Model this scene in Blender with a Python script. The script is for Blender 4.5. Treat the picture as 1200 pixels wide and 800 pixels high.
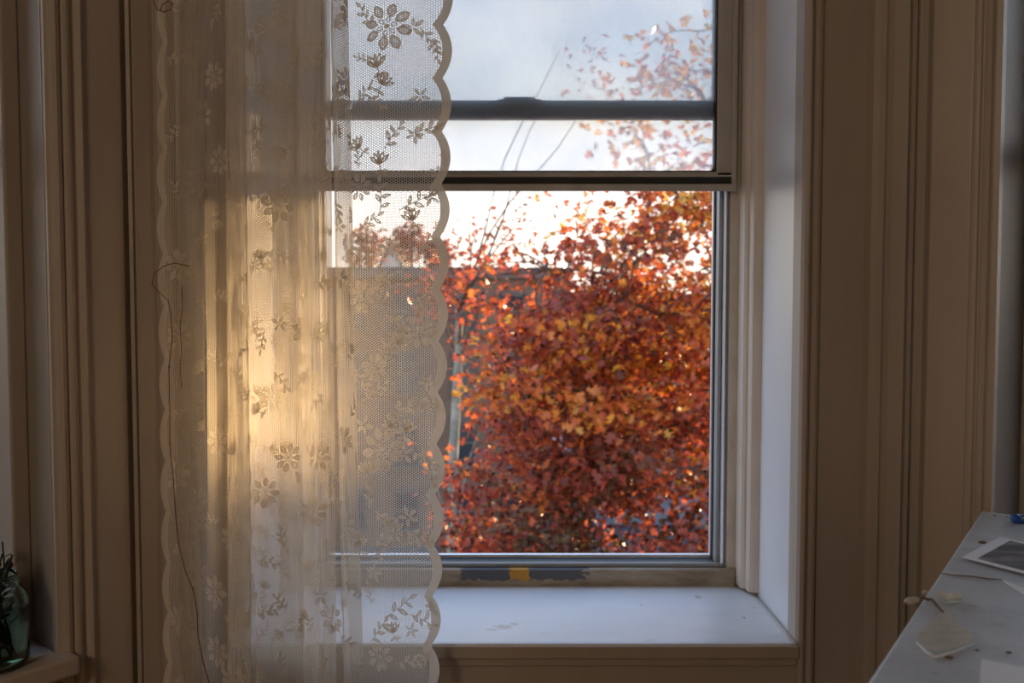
import bpy, bmesh, math, random
from mathutils import Vector, Matrix
import numpy as np
R = math.radians
SEED = 23
rng = random.Random(7)
nrg = np.random.RandomState(11)
for o in list(bpy.data.objects): bpy.data.objects.remove(o)
scn = bpy.context.scene
COL = scn.collection

# ------------------------------------------------------------------ camera, sky, sun, exposure
F = 1050.0; CX = -0.016; CZ = 1.2; PITCH = R(2.73)
cd = bpy.data.cameras.new('camera'); cam = bpy.data.objects.new('camera', cd); COL.objects.link(cam)
cam.location = (CX, 0, CZ); cam.rotation_euler = (R(90) - PITCH, 0, 0)
cd.sensor_width = 36; cd.lens = 36 * F / 1200; cd.clip_start = .02; cd.clip_end = 500
cd.dof.use_dof = True; cd.dof.focus_distance = 1.52; cd.dof.aperture_fstop = 5.6
scn.camera = cam

w = bpy.data.worlds.new('sky'); scn.world = w; w.use_nodes = True
nt = w.node_tree; nt.nodes.clear()
def WN(t, **k):
    n = nt.nodes.new(t)
    for a, b in k.items(): setattr(n, a, b)
    return n
tc = WN('ShaderNodeTexCoord'); sx = WN('ShaderNodeSeparateXYZ'); nt.links.new(tc.outputs['Generated'], sx.inputs[0])
cr = WN('ShaderNodeValToRGB'); nt.links.new(sx.outputs['Z'], cr.inputs[0])
el = cr.color_ramp.elements
el[0].position = 0.0; el[0].color = (1.0, .86, .70, 1)
el[1].position = 1.0; el[1].color = (.26, .48, .92, 1)
for p, c in ((.10, (1.0, .93, .84, 1)), (.24, (.80, .91, 1.0, 1)), (.5, (.44, .66, 1.06, 1))):
    e = el.new(p); e.color = c
nz = WN('ShaderNodeTexNoise'); nz.inputs['Scale'].default_value = 3.2; nz.inputs['Detail'].default_value = 5
mpv = WN('ShaderNodeMapping'); mpv.inputs['Scale'].default_value = (1, 1, 3.5)
nt.links.new(tc.outputs['Generated'], mpv.inputs[0]); nt.links.new(mpv.outputs[0], nz.inputs['Vector'])
cr2 = WN('ShaderNodeValToRGB'); nt.links.new(nz.outputs['Fac'], cr2.inputs[0])
cr2.color_ramp.elements[0].position = .45; cr2.color_ramp.elements[0].color = (0, 0, 0, 1)
cr2.color_ramp.elements[1].position = .72; cr2.color_ramp.elements[1].color = (.45, .45, .45, 1)
mxw = WN('ShaderNodeMixRGB'); mxw.inputs[2].default_value = (.95, .93, .92, 1)
nt.links.new(cr2.outputs[0], mxw.inputs[0]); nt.links.new(cr.outputs[0], mxw.inputs[1])
bg = WN('ShaderNodeBackground'); bg.inputs[1].default_value = 1.95
nt.links.new(mxw.outputs[0], bg.inputs[0])
ow = WN('ShaderNodeOutputWorld'); nt.links.new(bg.outputs[0], ow.inputs[0])

SUN_AZ, SUN_EL = R(27), R(8)          # azimuth to the right of straight out of the window
sd = bpy.data.lights.new('sun', 'SUN'); so = bpy.data.objects.new('sun', sd); COL.objects.link(so)
sd.energy = 13.0; sd.color = (1.0, .66, .31); sd.angle = R(1.2)
to_sun = Vector((math.sin(SUN_AZ) * math.cos(SUN_EL), math.cos(SUN_AZ) * math.cos(SUN_EL), math.sin(SUN_EL)))
so.rotation_euler = to_sun.to_track_quat('Z', 'Y').to_euler()
so.location = (6, 12, 6)

ld = bpy.data.lights.new('room_fill', 'AREA'); lo = bpy.data.objects.new('room_fill', ld); COL.objects.link(lo)  # unseen warm fill, added to brighten the casings like bounced room light
ld.shape = 'DISK'; ld.size = .7; ld.energy = 19.5; ld.color = (1.0, .80, .59)
lo.location = (-1.45, -2.3, 2.5); lo.rotation_euler = (R(52), 0, R(-24))

vs = scn.view_settings
scn.display_settings.display_device = 'sRGB'
vs.view_transform = 'Standard'; vs.look = 'None'; vs.gamma = 1; vs.use_curve_mapping = False; vs.exposure = 0.0
cy = scn.cycles
cy.max_bounces = 10; cy.diffuse_bounces = 5; cy.transparent_max_bounces = 48; cy.transmission_bounces = 8
cy.caustics_reflective = False; cy.caustics_refractive = False; cy.sample_clamp_indirect = 6.0
cy.use_denoising = True

def P(px, py, Y):
    """world point at depth Y seen at photo position px, py (photo taken as 1200x800)"""
    v = (400 - py) / F; u = (px - 600) / F
    d = Vector((u, math.cos(PITCH) + v * math.sin(PITCH), -math.sin(PITCH) + v * math.cos(PITCH)))
    t = Y / d.y
    return Vector((CX + d.x * t, Y, CZ + d.z * t))

# ------------------------------------------------------------------ materials
class N:
    def __init__(s, name):
        s.m = bpy.data.materials.new(name); s.m.use_nodes = True; s.t = s.m.node_tree; s.t.nodes.clear()
        s.out = s.n('ShaderNodeOutputMaterial')
    def n(s, t, **k):
        x = s.t.nodes.new(t)
        for a, b in k.items(): setattr(x, a, b)
        return x
    def l(s, a, b): s.t.links.new(a, b)
    def math(s, op, a, b=None, c=None):
        x = s.n('ShaderNodeMath', operation=op)
        for i, v in enumerate((a, b, c)):
            if v is None: continue
            if isinstance(v, (int, float)): x.inputs[i].default_value = v
            else: s.l(v, x.inputs[i])
        return x.outputs[0]
    def obj(s, scale=(1, 1, 1)):
        t = s.n('ShaderNodeTexCoord'); m = s.n('ShaderNodeMapping'); m.inputs['Scale'].default_value = scale
        s.l(t.outputs['Object'], m.inputs[0]); return m.outputs[0]
    def noise(s, vec, scale, detail=4, rough=.55):
        x = s.n('ShaderNodeTexNoise'); x.inputs['Scale'].default_value = scale
        x.inputs['Detail'].default_value = detail; x.inputs['Roughness'].default_value = rough
        if vec is not None: s.l(vec, x.inputs['Vector'])
        return x.outputs['Fac']
    def ramp(s, fac, *st):
        x = s.n('ShaderNodeValToRGB'); e = x.color_ramp.elements
        while len(e) < len(st): e.new(.5)
        for i, (p, c) in enumerate(st):
            e[i].position = p; e[i].color = (*c, 1) if len(c) == 3 else c
        if fac is not None: s.l(fac, x.inputs[0])
        return x.outputs[0]
    def mix(s, f, a, b, mode='MIX'):
        x = s.n('ShaderNodeMixRGB', blend_type=mode)
        for i, v in enumerate((f, a, b)):
            if isinstance(v, (int, float)): x.inputs[i].default_value = v
            elif isinstance(v, tuple): x.inputs[i].default_value = (*v, 1)
            else: s.l(v, x.inputs[i])
        return x.outputs[0]
    def bsdf(s, col, rough=.5, metal=0, bump=None, bstr=.2, bdist=.01, spec=None):
        b = s.n('ShaderNodeBsdfPrincipled')
        if isinstance(col, tuple): b.inputs['Base Color'].default_value = (*col, 1)
        else: s.l(col, b.inputs['Base Color'])
        if isinstance(rough, (int, float)): b.inputs['Roughness'].default_value = rough
        else: s.l(rough, b.inputs['Roughness'])
        b.inputs['Metallic'].default_value = metal
        if spec is not None: b.inputs['Specular IOR Level'].default_value = spec
        if bump is not None:
            bp = s.n('ShaderNodeBump'); bp.inputs['Strength'].default_value = bstr; bp.inputs['Distance'].default_value = bdist
            s.l(bump, bp.inputs['Height']); s.l(bp.outputs[0], b.inputs['Normal'])
        return b.outputs[0]
    def done(s, sh): s.l(sh, s.out.inputs[0]); return s.m

def paint(name, c, c2, rough=.45, stretch=(1, 1, .25), sc=14, bstr=.25, wear=None, bdist=.004):
    k = N(name); v = k.obj(stretch)
    n1 = k.noise(v, sc, 6); n2 = k.noise(k.obj(), 2.3, 4)
    col = k.ramp(k.mix(.5, n1, n2), (.35, c2), (.62, c))
    if wear:
        n3 = k.noise(k.obj(), 37, 6, .7)
        col = k.mix(k.ramp(n3, (.66, (0, 0, 0)), (.72, (1, 1, 1))), col, wear)
    h = k.mix(.4, k.noise(v, 60, 4), n1)
    return k.done(k.bsdf(col, rough, bump=h, bstr=bstr, bdist=bdist))

M = {}
M['cream'] = paint('cream_gloss_paint', (.53, .465, .40), (.48, .42, .355), .42, bstr=.35)
M['jamb_cream'] = paint('pale_cream_paint', (.82, .76, .68), (.77, .70, .62), .45, bstr=.3)
M['cream_dark'] = paint('old_cream_paint', (.44, .385, .33), (.385, .335, .285), .5, bstr=.35)
M['white'] = paint('white_gloss_paint', (.74, .775, .83), (.70, .735, .79), .35, (1, 1, .4), 9, .3)
M['sillwhite'] = paint('white_sill_paint', (.76, .76, .78), (.70, .70, .73), .38, (.5, 1, 1), 9, .35, wear=(.62, .61, .62))
def sill_mat():
    k = N('stained_white_sill'); v = k.obj((.5, 1, 1)); n1 = k.noise(v, 9, 6)
    col = k.ramp(n1, (.35, (.63, .625, .625)), (.62, (.70, .69, .685)))
    t = k.n('ShaderNodeTexCoord'); wob = k.math('MULTIPLY_ADD', k.noise(k.obj(), 75, 6, .75), .05, -.025)
    def spot(px, py, rx, ry, c, amt):
        q = P(px, py, 1.78); Yq = 1.6 + (1.955 - 1.6) * max(0, min(1, (754 - py) / 71)) ; q = P(px, py, Yq)
        m = k.n('ShaderNodeMapping'); m.inputs['Location'].default_value = (-q.x / rx, -q.y / ry, 0); m.inputs['Scale'].default_value = (1 / rx, 1 / ry, 0)
        k.l(t.outputs['Object'], m.inputs[0]); ln = k.n('ShaderNodeVectorMath', operation='LENGTH'); k.l(m.outputs[0], ln.inputs[0])
        d = k.math('ADD', ln.outputs['Value'], k.math('MULTIPLY', wob, 38.0))
        f = k.ramp(d, (.55, (amt,) * 3), (.9, (0, 0, 0))); return k.mix(f, col, c)
    for a in ((590, 737, .024, .014, (.50, .42, .31), .85), (577, 740, .016, .008, (.52, .45, .36), .7), (602, 734, .012, .008, (.48, .39, .27), .8), (639, 744, .018, .012, (.60, .58, .58), .6), (818, 702, .010, .012, (.40, .35, .29), .8), (762, 751, .012, .006, (.50, .43, .32), .7), (872, 727, .004, .006, (.2, .18, .16), .8), (752, 712, .004, .006, (.35, .34, .34), .7), (885, 715, .012, .010, (.60, .54, .45), .6), (645, 703, .014, .008, (.6, .59, .6), .6)): col = spot(*a)
    # grime where sill meets the jamb
    s = k.n('ShaderNodeSeparateXYZ'); k.l(t.outputs['Object'], s.inputs[0])
    e = k.math('ADD', k.math('SUBTRACT', .502, s.outputs['X']), k.math('MULTIPLY', wob, .35))
    col = k.mix(k.ramp(e, (.002, (.75,) * 3), (.012, (0, 0, 0))), col, (.36, .29, .22))
    b = k.math('ADD', k.math('SUBTRACT', 1.934, s.outputs['Y']), k.math('MULTIPLY', wob, .8))
    col = k.mix(k.ramp(b, (0, (.6,) * 3), (.022, (0, 0, 0))), col, (.45, .39, .31))
    return k.done(k.bsdf(col, .38, bump=k.noise(k.obj(), 55, 5), bstr=.3, bdist=.002))
M['sill'] = sill_mat()
M['stop'] = paint('yellowed_white_paint', (.66, .60, .53), (.55, .48, .40), .5, (1, 1, .3), 20, .4)
M['wallpaint'] = paint('wall_paint', (.52, .43, .34), (.48, .39, .31), .7)
M['ceil'] = paint('ceiling_paint', (.7, .67, .62), (.66, .63, .58), .8)
M['dirty_white'] = paint('flaking_white_paint', (.66, .63, .58), (.50, .44, .37), .55, (1, 1, .5), 30, .5, wear=(.17, .12, .08))
M['alu'] = paint('dull_painted_aluminium', (.46, .44, .41), (.36, .34, .31), .5, (1, 1, .3), 25, .15)
M['alu_blue'] = paint('grey_blue_sash_paint', (.50, .57, .60), (.40, .46, .49), .45, (.3, 1, 1), 25, .15)
M['alu_bright'] = paint('bright_aluminium_edge', (.72, .75, .80), (.62, .65, .70), .3)
M['black'] = paint('black_rubber_gasket', (.012, .013, .014), (.02, .02, .02), .6)
M['alu_dark'] = paint('dark_dirty_aluminium', (.125, .12, .10), (.08, .075, .065), .6, (.3, 1, 1), 30, .1)
M['alu_mid'] = paint('grey_aluminium_track', (.33, .345, .36), (.24, .25, .255), .45, (1, 1, .3), 30, .1)

def rail_mat():
    k = N('weathered_sill_rail'); v = k.obj((.4, 1, 1.5))
    base = k.ramp(k.noise(v, 16, 7, .7), (.3, (.16, .115, .075)), (.5, (.34, .28, .20)), (.72, (.47, .42, .33)))
    t = k.n('ShaderNodeTexCoord'); s = k.n('ShaderNodeSeparateXYZ'); k.l(t.outputs['Object'], s.inputs[0])
    wob = k.math('MULTIPLY_ADD', k.noise(k.obj((.6, 1, 1)), 70, 6, .75), .034, -.017)
    def band(val, c, h, soft):
        d = k.math('ABSOLUTE', k.math('SUBTRACT', val, c)); return k.math('SUBTRACT', 1.0, k.math('SMOOTH_MIN', 1.0, k.math('DIVIDE', d, h), .05))
    # worn grey patch: x -0.155..+0.135, upper strip of the rail
    fx = k.math('LESS_THAN', k.math('ABSOLUTE', k.math('ADD', k.math('SUBTRACT', s.outputs['X'], .008), k.math('MULTIPLY', wob, 2.5))), .138)
    fz = k.math('GREATER_THAN', k.math('ADD', s.outputs['Z'], wob), ZR0 + .0175)
    g = k.math('MULTIPLY', fx, fz)
    col = k.mix(g, base, (.115, .118, .125))
    ox = k.math('LESS_THAN', k.math('ABSOLUTE', k.math('ADD', k.math('SUBTRACT', s.outputs['X'], .001), k.math('MULTIPLY', wob, 1.3))), .022)
    col = k.mix(k.math('MULTIPLY', ox, fz), col, (.60, .30, .035))
    return k.done(k.bsdf(col, .6, bump=k.noise(k.obj(), 90, 5), bstr=.3, bdist=.003))

def glass_mat(name, haze, tint=(1, 1, 1), hz=(.82, .90, .98)):
    k = N(name)
    tr = k.n('ShaderNodeBsdfTransparent'); tr.inputs[0].default_value = (*tint, 1)
    gl = k.n('ShaderNodeBsdfGlossy'); gl.inputs['Roughness'].default_value = .02
    fr = k.n('ShaderNodeFresnel'); fr.inputs['IOR'].default_value = 1.45
    a = k.n('ShaderNodeMixShader'); k.l(fr.outputs[0], a.inputs[0]); k.l(tr.outputs[0], a.inputs[1]); k.l(gl.outputs[0], a.inputs[2])
    sh = a.outputs[0]
    if haze:
        ts = k.n('ShaderNodeBsdfTranslucent'); ts.inputs[0].default_value = (*hz, 1)
        b = k.n('ShaderNodeMixShader')
        hzf = k.math('MULTIPLY', k.ramp(k.noise(k.obj((1, 1, .5)), 7, 5), (.25, (.75,) * 3), (.75, (1, 1, 1))), haze)
        k.l(hzf, b.inputs[0]); k.l(sh, b.inputs[1]); k.l(ts.outputs[0], b.inputs[2]); sh = b.outputs[0]
    return k.done(sh)
M['glass_hazy'] = glass_mat('dusty_window_glass', .44)
M['glass_hazy2'] = glass_mat('dusty_outer_glass', .18)
M['glass_clear'] = glass_mat('clear_window_glass', 0)

def cloth_mat(name, hole, col=(.84, .79, .70), trl=.35):
    """lace net: holes cut by three crossing cosine waves (a honeycomb of openings) at the given threshold"""
    k = N(name)
    df = k.n('ShaderNodeBsdfDiffuse'); df.inputs[0].default_value = (*col, 1)
    ts = k.n('ShaderNodeBsdfTranslucent'); ts.inputs[0].default_value = (col[0], col[1] * .98, col[2] * .94, 1)
    c = k.n('ShaderNodeMixShader'); c.inputs[0].default_value = .60 if hole and hole[1] < 0 else trl; k.l(df.outputs[0], c.inputs[1]); k.l(ts.outputs[0], c.inputs[2])
    if hole is None:
        tr = k.n('ShaderNodeBsdfTransparent'); mx = k.n('ShaderNodeMixShader'); mx.inputs[0].default_value = .08
        k.l(c.outputs[0], mx.inputs[1]); k.l(tr.outputs[0], mx.inputs[2]); return k.done(mx.outputs[0])
    tcn = k.n('ShaderNodeTexCoord'); s = k.n('ShaderNodeSeparateXYZ'); k.l(tcn.outputs['UV'], s.inputs[0])
    U, V = s.outputs['X'], s.outputs['Y']
    pit, thr = hole; kk = 2 * math.pi / pit
    tot = None
    for a in (0, 60, 120):
        ph = k.math('ADD', k.math('MULTIPLY', U, kk * math.cos(R(a))), k.math('MULTIPLY', V, kk * math.sin(R(a))))
        cs = k.math('COSINE', ph); tot = cs if tot is None else k.math('ADD', tot, cs)
    mask = k.math('GREATER_THAN', tot, thr)
    tr = k.n('ShaderNodeBsdfTransparent')
    mx = k.n('ShaderNodeMixShader'); k.l(mask, mx.inputs[0]); k.l(c.outputs[0], mx.inputs[1]); k.l(tr.outputs[0], mx.inputs[2])
    return k.done(mx.outputs[0])
M['net'] = cloth_mat('lace_net', (.0036, -.72))
M['lace'] = cloth_mat('dense_lace_weave', None)
M['lace_border'] = cloth_mat('scalloped_border_weave', None, trl=.42)
M['lace_fill'] = cloth_mat('open_lace_weave', (.0026, .25))

def leaf_mat(name):
    k = N(name); a = k.n('ShaderNodeAttribute', attribute_name='tone')
    oi = k.n('ShaderNodeObjectInfo')
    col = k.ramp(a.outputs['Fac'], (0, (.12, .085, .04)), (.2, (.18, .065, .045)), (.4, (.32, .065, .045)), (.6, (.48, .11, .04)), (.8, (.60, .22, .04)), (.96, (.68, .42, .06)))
    df = k.n('ShaderNodeBsdfPrincipled'); k.l(col, df.inputs['Base Color']); df.inputs['Roughness'].default_value = .35
    ts = k.n('ShaderNodeBsdfTranslucent'); k.l(k.mix(1.0, col, (1.35, 1.3, 1.15), 'MULTIPLY'), ts.inputs[0])
    m = k.n('ShaderNodeMixShader'); m.inputs[0].default_value = .5
    k.l(df.outputs[0], m.inputs[1]); k.l(ts.outputs[0], m.inputs[2]); return k.done(m.outputs[0])
M['leaf'] = leaf_mat('autumn_oak_leaf')
def simple(name, c, r=.6, metal=0, var=.12, sc=20):
    k = N(name); n = k.noise(k.obj(), sc, 5)
    return k.done(k.bsdf(k.ramp(n, (.3, tuple(x * (1 - var) for x in c)), (.7, tuple(min(1, x * (1 + var)) for x in c))), r, metal, bump=n, bstr=.1))
M['bark'] = simple('dark_bark', (.085, .06, .05), .9, var=.4)
M['bark_pale'] = simple('pale_grey_bark', (.23, .235, .20), .9, var=.5, sc=6)
M['brownleaf'] = simple('dry_brown_leaf', (.20, .11, .06), .7, var=.5, sc=2)
M['stone'] = simple('brown_stone_trim', (.13, .105, .09), .8)
M['frame_far'] = simple('brown_far_window_frame', (.10, .085, .075), .8)
M['pane_dark'] = simple('dark_far_pane', (.03, .035, .045), .12)
M['pane_pale'] = simple('painted_sky_pane', (.50, .60, .78), .4)  # far pane with a sky reflection painted into its colour
M['asphalt'] = simple('asphalt', (.075, .075, .08), .9)
M['roofdark'] = simple('tar_roof', (.07, .065, .065), .9)
M['whitewall'] = simple('white_render_wall', (.78, .76, .73), .8)
M['greywall'] = simple('blue_grey_wall', (.15, .18, .22), .8)
M['wood_dark'] = simple('dark_stained_wood', (.085, .045, .028), .45, var=.3)
M['brass'] = simple('aged_brass', (.45, .32, .13), .35, 1)
M['floorwood'] = simple('oak_floor_board', (.23, .13, .07), .4, var=.3, sc=9)
M['thread'] = simple('brown_thread', (.22, .09, .045), .8)
M['blue'] = simple('blue_plastic', (.012, .10, .42), .35)
M['paper'] = simple('white_paper', (.78, .79, .84), .7, var=.02)
M['paper_old'] = simple('yellowed_card', (.52, .45, .36), .7, var=.05)
M['stem'] = simple('dry_stem', (.20, .14, .085), .8)
M['greenleaf'] = simple('dark_green_leaf', (.022, .04, .016), .4, var=.5, sc=40)

def brick_mat():
    k = N('brown_brick_facade'); b = k.n('ShaderNodeTexBrick'); b.inputs['Scale'].default_value = 1
    b.inputs['Brick Width'].default_value = .22; b.inputs['Row Height'].default_value = .075; b.inputs['Mortar Size'].default_value = .009
    b.inputs['Color1'].default_value = (.185, .105, .06, 1); b.inputs['Color2'].default_value = (.15, .085, .05, 1); b.inputs['Mortar'].default_value = (.12, .10, .09, 1)
    t = k.n('ShaderNodeTexCoord'); mp = k.n('ShaderNodeMapping'); mp.inputs['Rotation'].default_value = (R(-90), 0, 0)
    k.l(t.outputs['Object'], mp.inputs[0]); k.l(mp.outputs[0], b.inputs['Vector'])
    return k.done(k.bsdf(b.outputs[0], .85))
M['brick'] = brick_mat()
def marble_mat():
    k = N('grey_white_marble'); v = k.obj((1, 2.2, 1))
    n = k.noise(v, 5, 8, .65); ve = k.ramp(k.noise(v, 9, 6, .7), (.47, (0, 0, 0)), (.5, (1, 1, 1)), (.53, (0, 0, 0)))
    col = k.ramp(n, (.3, (.45, .49, .53)), (.7, (.62, .67, .71)))
    col = k.mix(k.mix(1.0, ve, (.22, .22, .22), 'MULTIPLY'), col, (.30, .31, .33))
    sp = k.ramp(k.noise(k.obj(), 60, 2), (.70, (0, 0, 0)), (.76, (.5, .5, .5)))
    col = k.mix(sp, col, (.25, .24, .23))
    return k.done(k.bsdf(col, .32))
M['marble'] = marble_mat()
def print_mat():
    k = N('grey_photograph_print'); v = k.obj((3, 9, 1))
    col = k.ramp(k.noise(v, 4.2, 7, .6), (.32, (.03, .03, .035)), (.48, (.10, .10, .11)), (.58, (.22, .22, .24)), (.66, (.55, .56, .6)))
    return k.done(k.bsdf(col, .3))
M['print'] = print_mat()
def petal_mat():
    k = N('papery_seed_pod'); n = k.noise(k.obj((1, 3, 1)), 30, 6)
    col = k.ramp(n, (.3, (.66, .63, .51)), (.7, (.82, .79, .68)))
    df = k.n('ShaderNodeBsdfDiffuse'); ts = k.n('ShaderNodeBsdfTranslucent'); k.l(col, df.inputs[0]); k.l(col, ts.inputs[0])
    tr = k.n('ShaderNodeBsdfTransparent'); m = k.n('ShaderNodeMixShader'); m.inputs[0].default_value = .45
    k.l(df.outputs[0], m.inputs[1]); k.l(ts.outputs[0], m.inputs[2])
    m2 = k.n('ShaderNodeMixShader'); m2.inputs[0].default_value = .10; k.l(m.outputs[0], m2.inputs[1]); k.l(tr.outputs[0], m2.inputs[2])
    return k.done(m2.outputs[0])
M['pod'] = petal_mat()
def jar_mats():
    k = N('jar_glass'); b = k.n('ShaderNodeBsdfGlass'); b.inputs['IOR'].default_value = 1.45; b.inputs['Roughness'].default_value = .0
    b.inputs[0].default_value = (.86, .93, .93, 1); g = k.done(b.outputs[0])
    k = N('jar_water'); b = k.n('ShaderNodeBsdfGlass'); b.inputs['IOR'].default_value = 1.33; b.inputs[0].default_value = (.50, .57, .48, 1)
    return g, k.done(b.outputs[0])
M['jar'], M['water'] = jar_mats()

# ------------------------------------------------------------------ mesh helpers
def mesh(name, V, Fc, mat, parent=None, smooth=False, bevel=0, kind=None, loc=None, mats=None, mi=None):
    me = bpy.data.meshes.new(name); me.from_pydata([tuple(v) for v in V], [], Fc); me.validate()
    for m in (mats or [mat]): me.materials.append(m)
    if mi is not None: me.polygons.foreach_set('material_index', mi)
    if smooth: me.polygons.foreach_set('use_smooth', [True] * len(me.polygons))
    o = bpy.data.objects.new(name, me); COL.objects.link(o)
    if parent: o.parent = parent
    if loc is not None: o.location = loc
    if kind: o['kind'] = kind
    if bevel:
        b = o.modifiers.new('bevel', 'BEVEL'); b.width = bevel; b.segments = 2; b.limit_method = 'ANGLE'
    return o
def empty(name, loc=(0, 0, 0), rz=0):
    o = bpy.data.objects.new(name, None); COL.objects.link(o); o.location = loc; o.rotation_euler = (0, 0, rz); o.empty_display_size = .05
    return o
def tag(o, label=None, cat=None, group=None, kind=None):
    if label: o['label'] = label
    if cat: o['category'] = cat
    if group: o['group'] = group
    if kind: o['kind'] = kind
    return o
class MB:
    def __init__(s): s.v = []; s.f = []
    def add(s, V, Fc):
        n = len(s.v); s.v += [tuple(v) for v in V]; s.f += [tuple(i + n for i in f) for f in Fc]; return s
    def box(s, x0, x1, y0, y1, z0, z1, T=None):
        V = [Vector((x, y, z)) for z in (z0, z1) for y in (y0, y1) for x in (x0, x1)]
        if T: V = [T(v) for v in V]
        return s.add(V, [(0, 2, 3, 1), (4, 5, 7, 6), (0, 1, 5, 4), (2, 6, 7, 3), (0, 4, 6, 2), (1, 3, 7, 5)])
    def tube(s, pts, rad, n=8):
        pts = [Vector(p) for p in pts]
        if not isinstance(rad, (list, tuple)): rad = [rad] * len(pts)
        V = []; Fc = []
        up = Vector((.13, .27, .95)).normalized()
        for i, p in enumerate(pts):
            d = (pts[min(i + 1, len(pts) - 1)] - pts[max(i - 1, 0)]).normalized()
            if abs(d.dot(up)) > .97: up = Vector((.9, .3, .1)).normalized()
            a = d.cross(up).normalized(); b = d.cross(a)
            for j in range(n):
                t = 2 * math.pi * j / n; V.append(p + (a * math.cos(t) + b * math.sin(t)) * rad[i])
        for i in range(len(pts) - 1):
            for j in range(n):
                Fc.append((i * n + j, i * n + (j + 1) % n, (i + 1) * n + (j + 1) % n, (i + 1) * n + j))
        Fc.append(tuple(range(n))[::-1]); Fc.append(tuple((len(pts) - 1) * n + j for j in range(n)))
        return s.add(V, Fc)
    def lathe(s, prof, c, n=32):
        V = []; Fc = []
        for r, z in prof:
            for j in range(n):
                t = 2 * math.pi * j / n; V.append((c[0] + r * math.cos(t), c[1] + r * math.sin(t), c[2] + z))
        for i in range(len(prof) - 1):
            for j in range(n): Fc.append((i * n + j, i * n + (j + 1) % n, (i + 1) * n + (j + 1) % n, (i + 1) * n + j))
        return s.add(V, Fc)
    def build(s, name, mat, parent=None, **k): return mesh(name, s.v, s.f, mat, parent, **k)
def frame_T(C, ang, nrm_sign=1):
    """local (t along the wall, p into the room, z) -> world; ang = direction of t"""
    d = Vector((math.cos(ang), math.sin(ang), 0)); n = Vector((-d.y, d.x, 0)) * nrm_sign; C = Vector(C)
    return lambda v: C + d * v[0] + n * v[1] + Vector((0, 0, v[2]))
def extrude(pts, z0, z1, T, closed=False, cap=True):
    n = len(pts); V = [T(Vector((a, b, z0))) for a, b in pts] + [T(Vector((a, b, z1))) for a, b in pts]
    Fc = [(i, i + 1, n + i + 1, n + i) for i in range(n - 1)]
    Fc.append((n - 1, 0, n, 2 * n - 1))
    if cap: Fc += [tuple(range(n)), tuple(range(2 * n - 1, n - 1, -1))]
    return V, Fc

# ------------------------------------------------------------------ the room shell: a bay with three windows
WY = 1.63                       # room face of the centre wall
THK = .40                       # wall thickness
HZ = 2.42                       # head of the window openings
CEIL = 2.85
ZS = P(600, 754, 1.6).z         # top of the centre sill at its front edge
CRN = (.712, WY); CLN = (-.704, WY)
AR = math.atan2(-.616, .788)    # right bay wall runs this way from its corner
AL = math.atan2(-.766, -.643)
TR = frame_T((CRN[0], CRN[1], 0), AR, -1)     # p into the room
TL = frame_T((CLN[0], CLN[1], 0), AL, 1)
LEN_R, LEN_L = 1.25, 1.25
def wall_open(mb, t0, t1, o0, o1, zo, zh, T, zt=CEIL):
    mb.box(t0, o0, -THK, 0, 0, zt, T); mb.box(o1, t1, -THK, 0, 0, zt, T)
    mb.box(o0, o1, -THK, 0, 0, zo, T); mb.box(o0, o1, -THK, 0, zh, zt, T); return mb
TC = frame_T((0, WY, 0), 0, -1)
JX = .505
tag(wall_open(MB(), -.80, .80, -JX - .017, JX + .017, ZS - .03, HZ, TC).build('wall_back', M['cream_dark']), kind='structure')
tag(wall_open(MB(), 0, LEN_R, .139, .95, ZS - .03, HZ, TR).build('wall_right', M['cream']), kind='structure')
tag(wall_open(MB(), 0, LEN_L, .152, .95, ZS - .03, HZ, TL).build('wall_left', M['cream']), kind='structure')
eR = TR(Vector((LEN_R, 0, 0))); eL = TL(Vector((LEN_L, 0, 0)))
RX = 2.3; RY = -3.2
mb = MB(); mb.box(eR.x, RX, eR.y, eR.y + .25, 0, CEIL); mb.box(-RX, eL.x, eL.y, eL.y + .25, 0, CEIL)
tag(mb.build('wall_front_room', M['wallpaint']), kind='structure')
tag(MB().box(RX, RX + .2, RY, max(eR.y, eL.y) + .25, 0, CEIL).build('wall_side_right', M['wallpaint']), kind='structure')
tag(MB().box(-RX - .2, -RX, RY, max(eR.y, eL.y) + .25, 0, CEIL).build('wall_side_left', M['wallpaint']), kind='structure')
tag(MB().box(-RX - .2, RX + .2, RY - .2, RY, 0, CEIL).build('wall_rear', M['wallpaint']), kind='structure')
fl = tag(MB().box(-RX - .2, RX + .2, RY - .2, WY + .4, -.2, -.012).build('floor', M['floorwood']), kind='structure')
tag(MB().box(-RX - .2, RX + .2, RY - .2, WY + .4, CEIL, CEIL + .2).build('ceiling', M['ceil']), kind='structure')

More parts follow.
